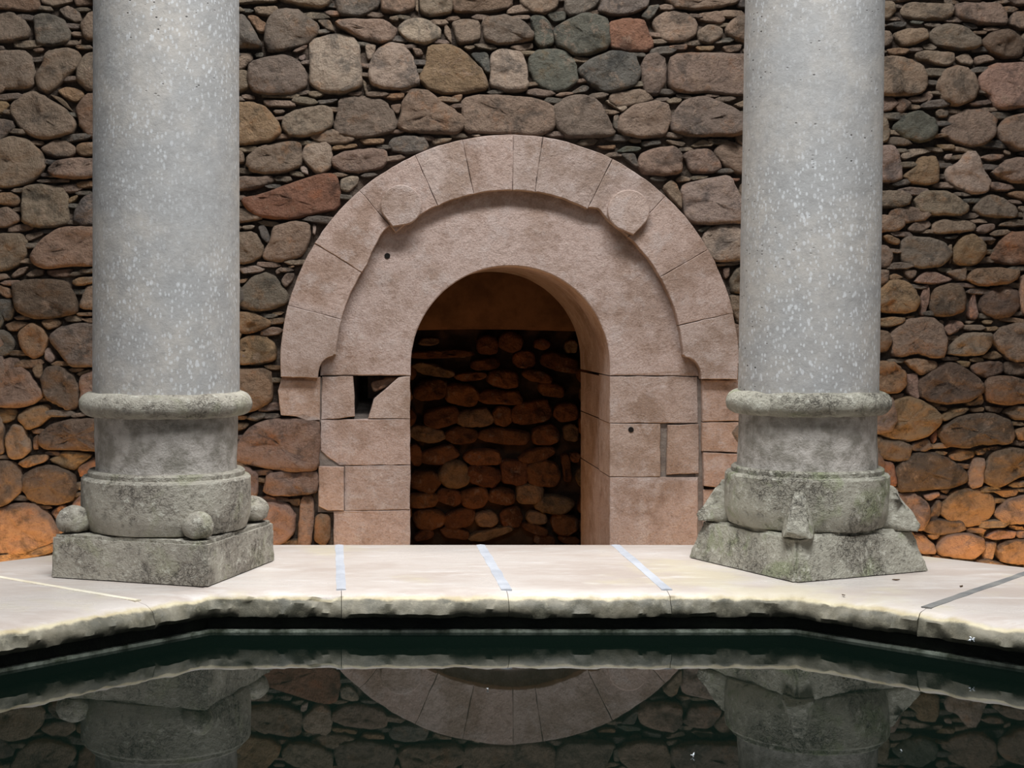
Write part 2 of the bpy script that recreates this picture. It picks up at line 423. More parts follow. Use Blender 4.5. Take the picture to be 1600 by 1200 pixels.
block(0, 0, 4, '''
d -30,-20 235,-20 255,60 190,75 60,65 -30,60
t 265,-20 450,-20 450,15 340,45 270,25 ; d 460,-20 640,-20 590,30 480,45
G 370,65 430,40 500,80 505,130 480,145 410,110
t 505,160 560,80 660,70 660,240 545,250 520,210
G -30,85 70,80 150,130 190,190 175,235 60,262 -30,260
g 220,110 260,95 330,100 400,130 440,200 430,260 340,285 235,275 225,190
d 205,305 285,300 270,330 220,330
G -30,330 140,325 200,360 215,450 210,530 170,555 60,555 -30,550
t 275,400 300,330 430,310 500,350 490,420 420,480 340,560 300,580 250,550 225,490
t 485,440 530,350 660,320 660,580 540,560 490,510
o 360,575 420,545 510,565 530,600 480,640 420,620 ; t 470,290 515,240 500,300
t 70,680 130,610 220,580 300,620 420,700 470,770 450,830 380,850 290,868 200,850 120,780
d 310,590 400,620 455,700 420,680 ; o -30,620 45,640 60,660 20,710 -30,710
G -30,740 80,760 95,800 20,870 -30,890
d 480,680 540,600 660,590 660,860 560,860 510,800
t 260,930 350,875 430,885 478,940 450,980 360,990 290,960 ; o 480,920 510,895 660,890 660,975 520,978 485,955
t -30,900 80,865 180,880 260,960 285,1040 240,1100 180,1140 60,1165 -30,1160
t 310,1060 360,1010 480,990 660,1000 660,1100 500,1120 400,1115 320,1090
o 485,1140 580,1130 660,1130 660,1165 500,1180 ; t 235,1125 430,1120 440,1140 250,1145
''')
block(0, 280, 4, '''
t 150,60 230,40 400,60 420,120 425,270 340,295 220,295 150,265 145,150
o -30,90 90,85 130,130 110,170 40,165 -30,150
t -30,200 50,170 120,230 130,260 60,300 -30,300 ; o 430,120 500,95 470,140 430,160
g 470,200 530,110 660,80 660,285 520,290 465,260
t -30,350 130,345 170,400 165,480 110,540 30,570 -30,570
t 165,345 275,325 270,350 180,390 165,370
p 205,470 270,380 380,310 660,310 660,540 420,540 290,558 215,520
t 75,600 120,560 185,545 150,595 85,620 ; t 165,600 220,560 275,570 270,600 200,615
d 300,570 460,560 440,610 340,615 300,590 ; t 500,565 660,550 660,590 510,590
o 455,640 500,615 660,605 660,640 480,670
D 90,660 180,635 330,630 420,650 460,720 480,830 380,855 240,870 130,830 105,780
t 500,790 540,670 660,660 660,815 530,810
t -30,590 40,590 60,620 -30,640 ; o -30,650 60,680 85,730 50,745 -30,700
g -30,760 70,750 95,810 80,870 40,885 0,830
o 480,835 660,830 660,855 490,855 ; o 500,870 660,870 660,900 560,900
o 35,910 100,885 185,900 120,945 60,950 ; o 260,890 330,865 390,890 370,925 300,940
o 120,960 200,900 270,940 300,1010 270,1090 220,1120 160,1090 130,1030
G 315,985 380,930 500,905 660,920 660,1160 450,1165 400,1110 340,1040
g -30,940 60,960 100,1030 70,1090 -30,1120 ; l 285,1070 310,1050 350,1120 320,1150 280,1120
''')
block(0, 560, 3.75, '''
p -30,30 100,0 160,80 260,210 200,260 120,280 -30,275
o 190,60 250,20 245,120 210,110
D 245,120 280,60 350,50 430,100 465,180 455,280 410,300 330,265 265,215
p 470,110 550,75 620,80 620,320 480,320 ; o 450,85 540,60 520,85 460,105
o -30,300 60,285 105,310 90,360 -30,390
o 105,340 170,290 280,270 310,330 240,390 170,415
p 30,470 80,390 140,395 190,530 140,580 60,585
d -30,430 20,440 30,550 -30,570 ; o 195,470 228,440 230,530 200,530
d 235,460 300,390 420,360 620,360 620,540 440,530 280,530 240,500
o 110,610 180,570 290,560 280,600 160,640
o 300,590 380,545 480,550 540,570 440,650 380,640 310,600
r 460,640 560,580 620,580 620,720 480,690
d -30,600 80,610 130,660 135,770 60,840 -30,870
D 140,690 220,640 320,630 430,680 450,760 420,830 320,850 210,840 140,770
p -30,890 80,860 200,850 280,910 340,1000 330,1060 220,1110 80,1140 -30,1130
p 300,900 370,850 410,900 340,950 ; p 430,850 480,800 560,800 560,900 430,900
o -30,1150 150,1130 330,1070 320,1130 200,1160 -30,1200
''')
block(1360, 0, 4, '''
t -20,10 130,15 150,70 110,120 -20,130
t 190,60 230,20 360,25 490,30 505,90 460,125 320,128 210,110
t 530,30 650,20 800,25 840,110 840,155 700,155 560,130 530,95
t 810,-20 1040,-20 1040,20 900,40
t 860,150 890,80 1040,70 1040,180 920,190
n 90,160 150,140 215,140 220,165 160,180 ; n 240,130 330,135 320,155 260,152
t -20,200 110,195 140,240 110,290 -20,300
t 140,215 220,185 330,185 355,240 260,285 200,290
G 370,240 400,180 480,155 570,170 660,240 675,280 640,310 520,310 400,275
g 560,145 640,150 670,180 610,188 ; d 620,200 720,195 730,215 660,222
D 690,270 750,210 850,190 930,240 950,310 920,360 830,365 740,330
o 92,315 160,300 240,310 220,340 130,347 ; G 320,285 370,275 410,300 390,320 330,310
t 275,340 340,320 500,335 510,390 470,418 370,395 300,375
t 525,365 600,330 640,390 620,410 560,400 ; t 645,360 720,345 770,380 700,395 660,410
t -20,375 150,360 260,385 320,420 345,520 310,580 200,600 -20,590
t 415,530 450,450 530,415 630,445 665,540 640,620 530,662 450,630
p 680,480 760,410 1040,400 1040,650 820,685 770,670 740,600 690,560
t 320,590 370,570 385,610 350,650 320,620 ; d 130,650 190,610 250,650 180,725
t 400,700 440,670 485,700 470,735 420,735
n 140,800 210,720 300,700 390,750 405,820 370,875 290,890 210,870
t 440,820 500,740 590,690 700,690 775,750 760,850 690,905 600,915 510,880
t 780,820 840,740 1040,700 1040,930 900,940 800,880
t -20,720 90,740 115,830 90,890 -20,900
l -20,920 140,915 180,990 195,1110 150,1135 -20,1135
l 185,970 230,935 360,930 375,950 280,975 210,1000
o 205,1100 280,1040 300,990 400,980 420,1080 410,1140 340,1160 240,1140
o 400,905 510,905 525,935 440,940
l 470,1050 540,1030 600,950 650,960 690,1050 740,1130 720,1195 640,1212 540,1180 470,1130
t 680,985 740,965 830,970 800,1000 740,1010 ; t 818,935 870,950 870,975 835,965
t 750,1080 850,1000 1040,980 1040,1145 880,1145 790,1110
l 460,970 510,960 500,1000 465,1000
''')
block(1360, 280, 4, '''
G -20,80 200,75 245,110 230,160 150,180 -20,175
t 275,130 330,75 480,80 600,170 590,205 540,230 360,225 300,190
G 640,190 680,120 740,100 820,120 905,200 890,240 760,240 670,225
o 840,95 900,75 1040,80 1040,145 930,130 ; t 905,170 960,170 950,220
t -20,220 190,235 205,290 160,325 -20,335
t 230,315 260,270 350,260 375,290 320,330 260,330
t 385,340 390,280 440,255 560,255 640,285 640,320 560,335 440,342
t 650,320 690,285 765,280 775,310 710,342 660,335 ; t 785,290 880,250 1040,265 1040,285 880,300
o 70,360 100,345 180,380 170,410 120,405
G 195,400 220,360 330,370 440,390 500,470 430,540 320,555 220,530 195,480
o 515,450 560,365 630,345 700,400 705,460 660,525 600,540 515,520
o 720,380 780,370 770,395 740,415
r 745,480 800,400 850,340 1040,330 1040,520 880,530 760,510
n 450,360 545,350 525,375 460,375
t -20,410 110,420 135,490 110,550 -20,555
t 480,430 500,400 505,450 490,445 ; t 490,490 510,490 490,535
t -20,580 110,565 105,640 60,665 -20,660
o 115,605 150,590 205,615 140,632 115,630 ; t 210,565 285,570 275,610 240,625 215,600
p 275,635 340,580 400,580 500,625 480,640 400,655 290,650
t 465,580 520,570 590,550 590,630 540,635 500,610
o 600,620 650,560 800,555 910,570 900,620 840,655 700,668 630,650
o 40,710 110,640 200,635 270,690 295,770 270,820 180,838 -20,810
p 330,665 360,670 370,740 330,850 305,845 315,740
d 370,800 400,690 480,655 560,670 585,740 575,820 500,850 400,855
p 615,800 640,690 655,760 668,850 640,880 605,860
D 690,740 760,680 860,670 910,720 920,800 870,855 770,870 690,830
p 925,620 1040,580 1040,850 940,840 920,750
o -20,880 130,860 210,870 190,900 110,925 -20,910 ; o 205,858 285,852 260,868 210,870
t 130,960 230,880 380,870 440,920 460,1000 440,1110 370,1110 280,1085 190,1105 130,1100
p 458,930 500,880 560,890 580,920 520,960 475,975 ; t 420,880 455,885 440,925
t 470,1090 530,1000 600,960 740,965 740,1040 690,1095 580,1105
t 580,890 660,880 610,910 ; o 690,880 765,880 740,910 700,905
t 755,1000 800,930 1040,880 1040,1120 870,1135 790,1060
d -20,930 110,960 125,1020 90,1080 -20,1080 ; o 680,1110 770,1070 820,1110 760,1130
''')
block(1360, 560, 3.75, '''
o -20,20 120,20 195,80 195,160 150,200 -20,200
o 180,10 270,0 380,20 380,60 290,100 240,60
p 205,100 275,90 275,245 210,200
D 285,130 400,40 480,30 570,80 655,150 640,200 560,250 420,262 330,240 285,210
o 490,10 580,20 570,50 530,55
d 580,50 640,20 760,20 765,80 680,115 600,90 ; d 780,20 980,10 980,105 790,95
d 670,170 690,110 800,105 980,150 980,245 800,270 680,250
o 600,250 645,205 660,255 640,275
o 30,400 130,250 220,230 330,270 390,330 390,380 320,450 220,480 100,460 30,430
d 100,215 190,203 180,230 120,250
o 375,275 450,290 440,310 390,305 ; o 405,330 480,290 570,290 540,325 430,365 405,360
o 575,295 660,285 660,310 590,315 ; d 670,280 770,290 750,320 680,310
d 770,310 840,275 980,280 980,350 840,360
D 395,420 520,340 700,325 800,370 830,450 800,495 640,500 540,520 430,500
o 835,420 980,380 980,480 860,480
d 25,470 150,480 230,510 220,595 150,600 40,580
d 235,500 330,470 355,520 310,545 238,540 ; r 345,460 385,400 380,480 355,500
o 365,540 450,545 430,570 390,565 ; o 455,570 520,530 600,540 600,575 520,600 465,590
o 602,540 680,520 660,560 620,565
D 155,650 220,570 340,550 470,600 555,680 550,720 460,755 300,765 175,775 165,710
p 570,660 600,580 665,590 645,740 575,760
d 660,680 700,560 800,520 980,560 980,650 840,700 740,750 670,720
r 20,600 130,610 150,740 110,750 20,700
p 130,800 250,790 330,850 330,930 290,1000 190,990 150,870
p 300,800 390,780 400,800 340,835 ; o 400,770 470,760 440,795
d 330,930 380,830 410,840 400,920 350,985 320,970
o 415,860 490,780 620,765 710,810 720,890 660,960 560,980 450,950 415,910
o 710,770 860,760 850,800 780,815
p 725,900 800,820 980,790 980,960 800,965 740,940
p 230,1030 300,1030 370,1090 380,1140 300,1140 245,1120 ; o 320,1030 400,1020 390,1050 360,1060
p 390,1090 440,1030 550,1020 650,1050 655,1120 600,1170 480,1160 400,1145
p 668,1040 740,1000 840,1010 830,1050 720,1062 ; p 850,1010 980,1000 980,1050 860,1050
p 660,1080 735,1075 710,1175 660,1180 ; o 740,1100 820,1060 980,1060 980,1200 760,1190
o 630,1010 670,1010 655,1035
''')
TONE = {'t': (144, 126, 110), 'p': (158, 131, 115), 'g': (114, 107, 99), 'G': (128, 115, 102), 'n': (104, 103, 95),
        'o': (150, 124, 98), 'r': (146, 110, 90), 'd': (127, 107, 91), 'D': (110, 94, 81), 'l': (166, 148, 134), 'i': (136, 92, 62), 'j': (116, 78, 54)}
def tone(k):
    c = lin(TONE[k]); f = random.uniform(0.99, 1.24)
    return tuple(min(1, v * f * random.uniform(0.96, 1.04)) for v in c)

def chaikin(p, n=2, K=.87):
    for _ in range(n):
        q = []
        for i in range(len(p)):
            a, b = p[i], p[(i + 1) % len(p)]
            q.append((a[0] * K + b[0] * (1 - K), a[1] * K + b[1] * (1 - K)))
            q.append((a[0] * (1 - K) + b[0] * K, a[1] * (1 - K) + b[1] * K))
        p = q
    return p

def resample(p, n):
    L = [0.0]
    for i in range(len(p)):
        a, b = p[i], p[(i + 1) % len(p)]
        L.append(L[-1] + math.hypot(b[0] - a[0], b[1] - a[1]))
    out = []; i = 0
    for k in range(n):
        d = L[-1] * k / n
        while L[i + 1] < d: i += 1
        t = (d - L[i]) / max(1e-9, L[i + 1] - L[i])
        a, b = p[i], p[(i + 1) % len(p)]
        out.append((a[0] + (b[0] - a[0]) * t, a[1] + (b[1] - a[1]) * t))
    return out

def parea(p):
    return abs(sum(p[i][0] * p[i - 1][1] - p[i - 1][0] * p[i][1] for i in range(len(p)))) / 2

def stone_bm(bm, poly, D, big=1.0, back=0.05, nseg=None):
    """a rough field stone set in the wall: outline in photo pixels at distance D, bulging towards the room"""
    A = parea(poly); s = D / F
    size = math.sqrt(A) * s
    n = nseg or max(12, min(40, int(12 + size * 140)))
    gx = sum(p[0] for p in poly) / len(poly); gy = sum(p[1] for p in poly) / len(poly)
    pts = resample(chaikin([(gx + (x - gx) * 1.09, gy + (y - gy) * 1.10) for x, y in poly], 2), n)
    seed = random.uniform(0, 100)
    P = [W(x, y, D) for x, y in pts]
    c = sum(P, Vector()) / n
    d = min(0.05, 0.014 + size * 0.22) * random.uniform(0.75, 1.2) * big
    e = min(0.017, size * 0.11)
    tx, tz = random.uniform(-.10, .10), random.uniform(-.16, .06)
    rings = []
    def relief(q):   # broken, faceted face
        return (0.20 * N3(q, 8.0, seed) + 0.16 * (noise.noise(q * 15 + Vector((seed, 0, 0)), noise_basis='VORONOI_F1') - .4)
                + 0.10 * N3(q, 30.0, seed + 3))
    for inset, dep, nz in ((-0.1, -back / max(d, 1e-6), 0), (0.0, 0.3, .4), (0.25, 0.72, .8), (0.9, 0.95, 1), (2.2, 1.0, 1.2), (4.5, 1.0, 1.3), (8.0, 1.0, 1.3)):
        r = []
        for p in P:
            v = c - p; L = v.length
            k = min(inset * e, L * (0.82 if inset > 6 else .64 if inset > 3 else 0.42 if inset > 2 else 0.28 if inset > .5 else .15))
            q = p + v * (k / L)
            rel = q - c
            dd = dep * d + nz * (1.35 * d * relief(q) + (tx * rel.x + tz * rel.z) * 0.8)
            j = e * (0.30 * N3(q, 38.0, seed + 5) + 0.25 * N3(q, 80.0, seed + 2)) * (1 if nz else 0)
            r.append(bm.verts.new((q.x + j, D - dd, q.z + j * .8)))
        rings.append(r)
    cv = bm.verts.new((c.x, D - d - 1.3 * 1.35 * d * relief(c), c.z))
    for a, b in zip(rings, rings[1:]):
        for i in range(n): bm.faces.new((a[i], a[(i + 1) % n], b[(i + 1) % n], b[i]))
    for i in range(n): bm.faces.new((rings[-1][i], rings[-1][(i + 1) % n], cv))

def ellipse_poly(cx, cy, rw, rh, n=9):
    rot = random.uniform(-.3, .3); ex = random.uniform(0.62, 0.95); o = []
    for k in range(n):
        a = 2 * math.pi * (k + random.uniform(-.3, .3)) / n
        ca, sa = math.cos(a), math.sin(a)
        x = math.copysign(abs(ca) ** ex, ca) * rw * random.uniform(.88, 1.08); y = math.copysign(abs(sa) ** ex, sa) * rh * random.uniform(.88, 1.08)
        o.append((cx + x * math.cos(rot) - y * math.sin(rot), cy + x * math.sin(rot) + y * math.cos(rot)))
    return o

# archway geometry, photo pixels at the wall's distance
AC, RO, RI = (794, 568), 355, 269          # voussoir ring
OC, OR = (797, 571), 155                    # opening
HOLE_PX = [(553, 587), (628, 587), (606, 604), (586, 622), (578, 652), (556, 652)]

def in_surround(x, y, m=0):
    if y < AC[1] + 22: return math.hypot(x - AC[0], y - AC[1]) < RO + m or (y > AC[1] and abs(x - AC[0]) < RO + m)
    if y < 658: return 441 - m < x < 1150 + m
    if y < 728: return 499 - m < x < 1150 + m
    if y < 798: return 496 - m < x < 1150 + m
    return 521 - m < x < 1150 + m

# occupied map (2 px cells) used to find the gaps that take small stones
X0, Y0, X1, Y1, ST = -260, -190, 1860, 900, 2
GX, GY = (X1 - X0) // ST, (Y1 - Y0) // ST
occ = np.zeros((GY, GX), bool)
yy, xx = np.mgrid[0:GY, 0:GX]; xx = xx * ST + X0; yy = yy * ST + Y0
def fill(poly):
    px = [p[0] for p in poly]; py = [p[1] for p in poly]
    a = max(0, int((min(px) - X0) // ST)); b = min(GX, int((max(px) - X0) // ST) + 2)
    c = max(0, int((min(py) - Y0) // ST)); d = min(GY, int((max(py) - Y0) // ST) + 2)
    if a >= b or c >= d: return
    sx, sy = xx[c:d, a:b], yy[c:d, a:b]
    ins = np.zeros(sx.shape, bool)
    for i in range(len(poly)):
        x1, y1 = poly[i]; x2, y2 = poly[i - 1]
        if y1 == y2: continue
        cr = ((y1 > sy) != (y2 > sy)) & (sx < (x2 - x1) * (sy - y1) / (y2 - y1) + x1)
        ins ^= cr
    occ[c:d, a:b] |= ins
for k, p in STONES: fill(p)
sur = np.zeros_like(occ)
m1 = (yy < 590) & ((np.hypot(xx - AC[0], yy - AC[1]) < RO + 3) | ((yy > AC[1]) & (abs(xx - AC[0]) < RO + 3)))
m2 = (yy >= 590) & (xx < 1153) & (((yy < 658) & (xx > 438)) | ((yy >= 658) & (yy < 798) & (xx > 497)) | ((yy >= 798) & (xx > 519)))
occ |= m1 | m2

def dist_field():
    d = np.zeros(occ.shape, np.int16); cur = ~occ
    for k in range(24):
        d[cur] += 1
        nx = cur.copy()
        nx[1:] &= cur[:-1]; nx[:-1] &= cur[1:]; nx[:, 1:] &= cur[:, :-1]; nx[:, :-1] &= cur[:, 1:]
        cur = nx
        if not cur.any(): break
    return d
FILLERS = []
rng = random.Random(11)
for r in (20, 17, 14, 11, 9, 7, 5, 4):
    d = dist_field()
    ys, xs = np.nonzero(d >= r)
    idx = list(range(len(ys))); rng.shuffle(idx)
    placed = []
    for i in idx[:6000 if r > 7 else 900]:
        x, y = X0 + xs[i] * ST, Y0 + ys[i] * ST
        R = r * ST
        if any(abs(x - a) < R * (2.7 if r > 7 else 4.2) and abs(y - b) < R * (1.75 if r > 7 else 2.4) for a, b in placed): continue
        placed.append((x, y))
        p = ellipse_poly(x, y, R * random.uniform(1.15, 1.5), R * random.uniform(.78, .95) * (1 if r > 7 else .72), 8 if r > 7 else 6)
        if r <= 9: gx_ = x; p = [(x + (a - x) * 1.45, y + (b - y) * .8) for a, b in p]
        FILLERS.append((random.choice('ttgGGgG' if y < 500 else 'oottGd'), p))
    for k, p in FILLERS[-len(placed):] if placed else []: fill(p)

# ------------------------------------------------------------------ floor and back wall
def sheet(bm, x0, x1, y0, y1, step, fn, skip=None):
    nx = max(1, int((x1 - x0) / step)); ny = max(1, int((y1 - y0) / step)); V = {}
    def v(i, j):
        if (i, j) not in V:
            V[i, j] = bm.verts.new(fn(x0 + (x1 - x0) * i / nx, y0 + (y1 - y0) * j / ny))
        return V[i, j]
    for i in range(nx):
        for j in range(ny):
            if skip and skip(x0 + (x1 - x0) * (i + .5) / nx, y0 + (y1 - y0) * (j + .5) / ny): continue
            bm.faces.new((v(i, j), v(i + 1, j), v(i + 1, j + 1), v(i, j + 1)))

def box(bm, lo, hi):
    r = bmesh.ops.create_cube(bm, size=1.0)['verts']
    for v in r:
        v.co = Vector([lo[k] + (hi[k] - lo[k]) * (v.co[k] + .5) for k in range(3)])
    return r

bm = bmesh.new(); box(bm, (-6, -2.5, -0.32), (8, 11.2, -0.2))
floor = obj('floor', bm, PAVING, smooth=False); tag(floor, 'pale stone paving of the bath hall', kind='structure')

def in_open(x, y, m=0):
    if y > OC[1]: return abs(x - OC[0]) < OR + m
    return math.hypot(x - OC[0], y - OC[1]) < OR + m
def pip(x, y, poly):
    ins = False
    for i in range(len(poly)):
        x1, y1 = poly[i]; x2, y2 = poly[i - 1]
        if (y1 > y) != (y2 > y) and x < (x2 - x1) * (y - y1) / (y2 - y1) + x1: ins = not ins
    return ins

bm = bmesh.new()
sheet(bm, -330, 1930, -260, 948, 7,
      lambda x, y: (lambda p: Vector((p.x, p.y + 0.015 + 0.022 * fbm(p, 7, 3.1), p.z)))(W(x, y)),
      lambda x, y: in_open(x, y, 14) or (545 < x < 634 and 580 < y < 660))
wall = obj('wall_back', bm, MORTAR)
tag(wall, 'rubble stone back wall with dark mortar, around the arched doorway', kind='structure')

items = sorted([(parea(p), k, p) for k, p in STONES], key=lambda t: -t[0])
def build_stone(k, p, parent, name='stone', D=DW, big=1.0):
    b = bmesh.new(); stone_bm(b, p, D, big)
    o = obj(name, b, ROCK, parent, center=True, angle=65); paint(o.data, tone(k)); return o
for A, k, p in items[:292]: build_stone(k, p, wall)
def joined(rows, name, parent, D=DW):
    b = bmesh.new(); cols = []
    for k, p in rows:
        n0 = len(b.verts); stone_bm(b, p, D, 1.0, nseg=max(7, min(16, int(7 + math.sqrt(parea(p)) * .12))))
        cols += [tone(k)] * (len(b.verts) - n0)
    o = obj(name, b, ROCK, parent)
    a = o.data.color_attributes.new('Col', 'FLOAT_COLOR', 'POINT')
    a.data.foreach_set('color', np.array([[*c, 1] for c in cols], dtype=np.float32).ravel())
    return tag(o, kind='stuff')
joined([(k, p) for A, k, p in items[292:]] + FILLERS, 'small_rubble', wall)

# ------------------------------------------------------------------ the archway
door = empty('door_1', (0, DW, 0)); tag(door, 'pale stone arched doorway with a ring of voussoirs in the rubble wall', kind='structure')

def offset_in(pts, d):
    n = len(pts); A = sum(pts[i - 1][0] * pts[i][1] - pts[i][0] * pts[i - 1][1] for i in range(n))
    sg = 1 if A > 0 else -1; out = []
    for i in range(n):
        a, b, c = pts[i - 1], pts[i], pts[(i + 1) % n]
        t = (c[0] - a[0], c[1] - a[1]); L = math.hypot(*t) or 1
        out.append((b[0] - sg * t[1] / L * d, b[1] + sg * t[0] / L * d))
    return out

def dense(pts, step):
    o = []
    for i in range(len(pts)):
        a, b = pts[i], pts[(i + 1) % len(pts)]
        m = max(1, int(math.hypot(b[0] - a[0], b[1] - a[1]) / step))
        for k in range(m): o.append((a[0] + (b[0] - a[0]) * k / m, a[1] + (b[1] - a[1]) * k / m))
    return o

def ashlar(name, poly, yf, yb, parent=None, gap=0.1, ch=0.9, rough=1.0, col=(1, 1, 1), mat=None, step=9, cham=0.004):
    """a dressed block: outline in wall pixels, from depth yf (front) to yb (back), with worn arrises"""
    p = offset_in(dense(poly, step), gap)
    sd = random.uniform(0, 99)
    p = [(x + rough * N3((x, y, 0), .06, sd), y + rough * N3((y, x, 0), .06, sd + 7)) for x, y in p]
    q = offset_in(p, ch)
    b = bmesh.new()
    def ring(pts, d, nz):
        r = []
        for x, y in pts:
            v = W(x, y); v.y = d + nz * N3(v, 8, sd)
            r.append(b.verts.new(v))
        return r
    rs = [ring(p, yb, 0), ring(p, yf + cham, 0.003 * rough), ring(q, yf, 0.003 * rough)]
    n = len(p)
    for u, v in zip(rs, rs[1:]):
        for i in range(n): b.faces.new((u[i], u[(i + 1) % n], v[(i + 1) % n], v[i]))
    for r, pts in ((rs[-1], q), (rs[0], p)):
        for t in tessellate_polygon([[Vector((x, y, 0)) for x, y in pts]]):
            if len(set(t)) == 3: b.faces.new([r[i] for i in t])
    o = obj(name, b, mat or ASH, parent or door, center=False, angle=28)
    c0 = sum((v.co for v in o.data.vertices), Vector()) / len(o.data.vertices)
    o.data.transform(Matrix.Translation(-c0)); o.location = c0 - (parent or door).location
    if parent is not None and parent.parent is not None: o.location = c0 - parent.location - parent.parent.location
    v = random.uniform(.93, 1.07); paint(o.data, tuple(min(1.2, c * v) for c in col))
    return o

def polar(c, r, a):
    a = math.radians(a); return (c[0] + r * math.sin(a), c[1] - r * math.cos(a))
def arc(c, r, a0, a1, n):
    return [polar(c, r, a0 + (a1 - a0) * i / n) for i in range(n + 1)]

YV = DW - 0.075      # face of the voussoir ring
YT = DW - 0.015      # face of the blank arch and jambs
YM = DW + 0.35       # back of the front blocks
YB = 9.22            # back of the thick wall
cuts = [-75.2, -58.2, -40.9, -24.4, -11.9, 1.0, 8.4, 26.7, 42.9, 60.1, 77.2]
def notch(side):     # the hollow cut out of the lowest inner corner of the ring
    cx = AC[0] + side * (RI + 4) ; pts = []
    for k in range(7):
        a = math.radians(90 * k / 6)
        pts.append((cx + side * 24 * math.sin(a), 590 - 34 * math.cos(a)))
    return pts
segs = [None] + cuts + [None]
VOUS = {}
for i in range(len(segs) - 1):
    a0, a1 = segs[i], segs[i + 1]
    if a0 is None:
        poly = [(440, 588), (439.5, 566)] + arc(AC, RO, -90, a1, 6)[1:] + arc(AC, RI, a1, -87, 6) + [(AC[0] - RI - 3, 554)] + notch(-1)
    elif a1 is None:
        poly = arc(AC, RI, 87, a0, 6) + arc(AC, RO, a0, 90, 6) + [(1147.5, 566), (1147, 592)] + [(x, y + 2) for x, y in notch(1)[::-1]]
    else:
        m = max(3, int(abs(a1 - a0) / 3))
        def hollow(a):   # hollows carved under the ring beside the bosses
            return 15 * max(0, min(1, (a + 55) / 12)) if i == 2 else 8 * max(0, 1 - abs(a - 30) / 5) if i == 8 else 0
        m2 = max(6, int(abs(a1 - a0)))
        poly = arc(AC, RO, a0, a1, m) + [polar(AC, RI + hollow(a1 + (a0 - a1) * q / m2), a1 + (a0 - a1) * q / m2) for q in range(m2 + 1)]
    yf = YV - random.uniform(0, .006)
    VOUS[i] = ashlar('voussoir', poly, yf, DW + 0.12, gap=0.2, ch=1.0, col=random.choice([(1, 1, 1), (1.03, .99, .97), (.95, .95, .95)]))

# teardrop bosses carved on two voussoirs
def boss(par, c, tip, r):
    ang = math.atan2(tip[1] - c[1], tip[0] - c[0]); half = 0.75
    pts = [(c[0] + r * math.cos(ang + half + (2 * math.pi - 2 * half) * k / 26), c[1] + r * math.sin(ang + half + (2 * math.pi - 2 * half) * k / 26)) for k in range(27)] + [tip]
    o = ashlar('boss', pts, YV - 0.036, YV + 0.02, par, gap=0, ch=1.5, rough=.3, step=60, cham=0.004, col=(1.02, 1, .98))
    return o
boss(VOUS[3], (626, 323), (613, 356), 31.5)
boss(VOUS[8], (977, 331), (984, 369), 32)

# blank arch inside the ring: left half, crown and right half of one smooth band
def band(a0, a1, y=587):
    pts = arc(OC, OR, a0, a1, max(4, int(abs(a1 - a0) / 4)))
    out = arc(AC, RI + 12, a1, a0, max(4, int(abs(a1 - a0) / 5)))
    return pts + out
L = [(642, 587)] + arc(OC, OR, -90, 90, 44) + [(952, 587)] + [(1092, 588), (1090, 545)] + arc(AC, RI + 30, 78, -78, 44) + [(502, 545), (500, 587)]
ashlar('arch_band', L, YT, YM, gap=0.5, ch=1.6, rough=.6, col=(1.03, 1.02, 1.03))
# rear arch of the passage, set behind the band
L = [(639, 587)] + arc(OC, OR + 2.5, -90, 90, 40) + [(955, 587), (1020, 587)] + arc(OC, 223, 90, -90, 30) + [(574, 587)]
ashlar('rear_arch', L, YM + .002, YB, gap=0.3, ch=0.8, rough=.4, col=(.92, .90, .86))

J = [  # left jamb, then right jamb: outline, face depth, back depth, tint
    ([(441, 588.5), (501, 588.5), (500, 655), (480, 657), (462, 650), (439, 648), (435, 610)], YT - .03, DW + .1, (1, .93, .86)),
    ([(503, 588), (552, 588), (555, 650), (530, 654), (502, 655)], YT - .004, DW + .15, (1, .96, .93)),
    ([(641, 587.5), (641, 654), (575, 654), (584, 624), (604, 606), (622, 590)], YT, YM, (1, .98, .96)),
    ([(501, 655.5), (641, 654.5), (641, 726), (530, 727), (512, 714), (501, 704)], YT, YM, (1, .95, .93)),
    ([(498, 728), (537.5, 728.5), (537.5, 797), (512, 798), (498, 790)], YT - .01, DW + .15, (1, .93, .88)),
    ([(538.5, 727.5), (641, 726.5), (641, 796), (538.5, 797)], YT, YM, (1, .96, .94)),
    ([(521, 798), (641, 796.5), (641, 947), (521, 947)], YT, YM, (1, .94, .91)),
    ([(952, 588), (1089, 588.5), (1090, 661), (952, 660.5)], YT, YM, (1, .97, .94)),
    ([(952, 661.2), (1031, 662), (1031, 744.5), (952, 744.5)], YT, YM, (1, .98, .95)),
    ([(1042, 664), (1091, 662.5), (1091, 739), (1040, 741)], YT - .004, DW + .15, (1, .95, .9)),
    ([(952, 745.2), (1090, 745.2), (1089, 947), (952, 947)], YT, YM, (1, .96, .94)),
    ([(1094, 593), (1152, 593), (1153, 657), (1095, 658)], YT - .028, DW + .1, (1, .91, .84)),
    ([(1094, 658.8), (1152, 658.8), (1152, 706), (1094, 704.5)], YT - .024, DW + .1, (1.02, .92, .84)),
    ([(1096, 706), (1152, 708), (1152, 757), (1120, 761), (1097, 758)], YT - .028, DW + .1, (1.02, .9, .82)),
    ([(1097, 764), (1150, 764), (1150, 947), (1097, 947)], YT - .014, DW + .1, (1, .92, .86)),
]
for poly, yf, yb, c in J: ashlar('jamb_block', poly, yf, yb, gap=0.1, ch=0.9, rough=1.0, col=c)
ys = [590, 661, 745, 947]
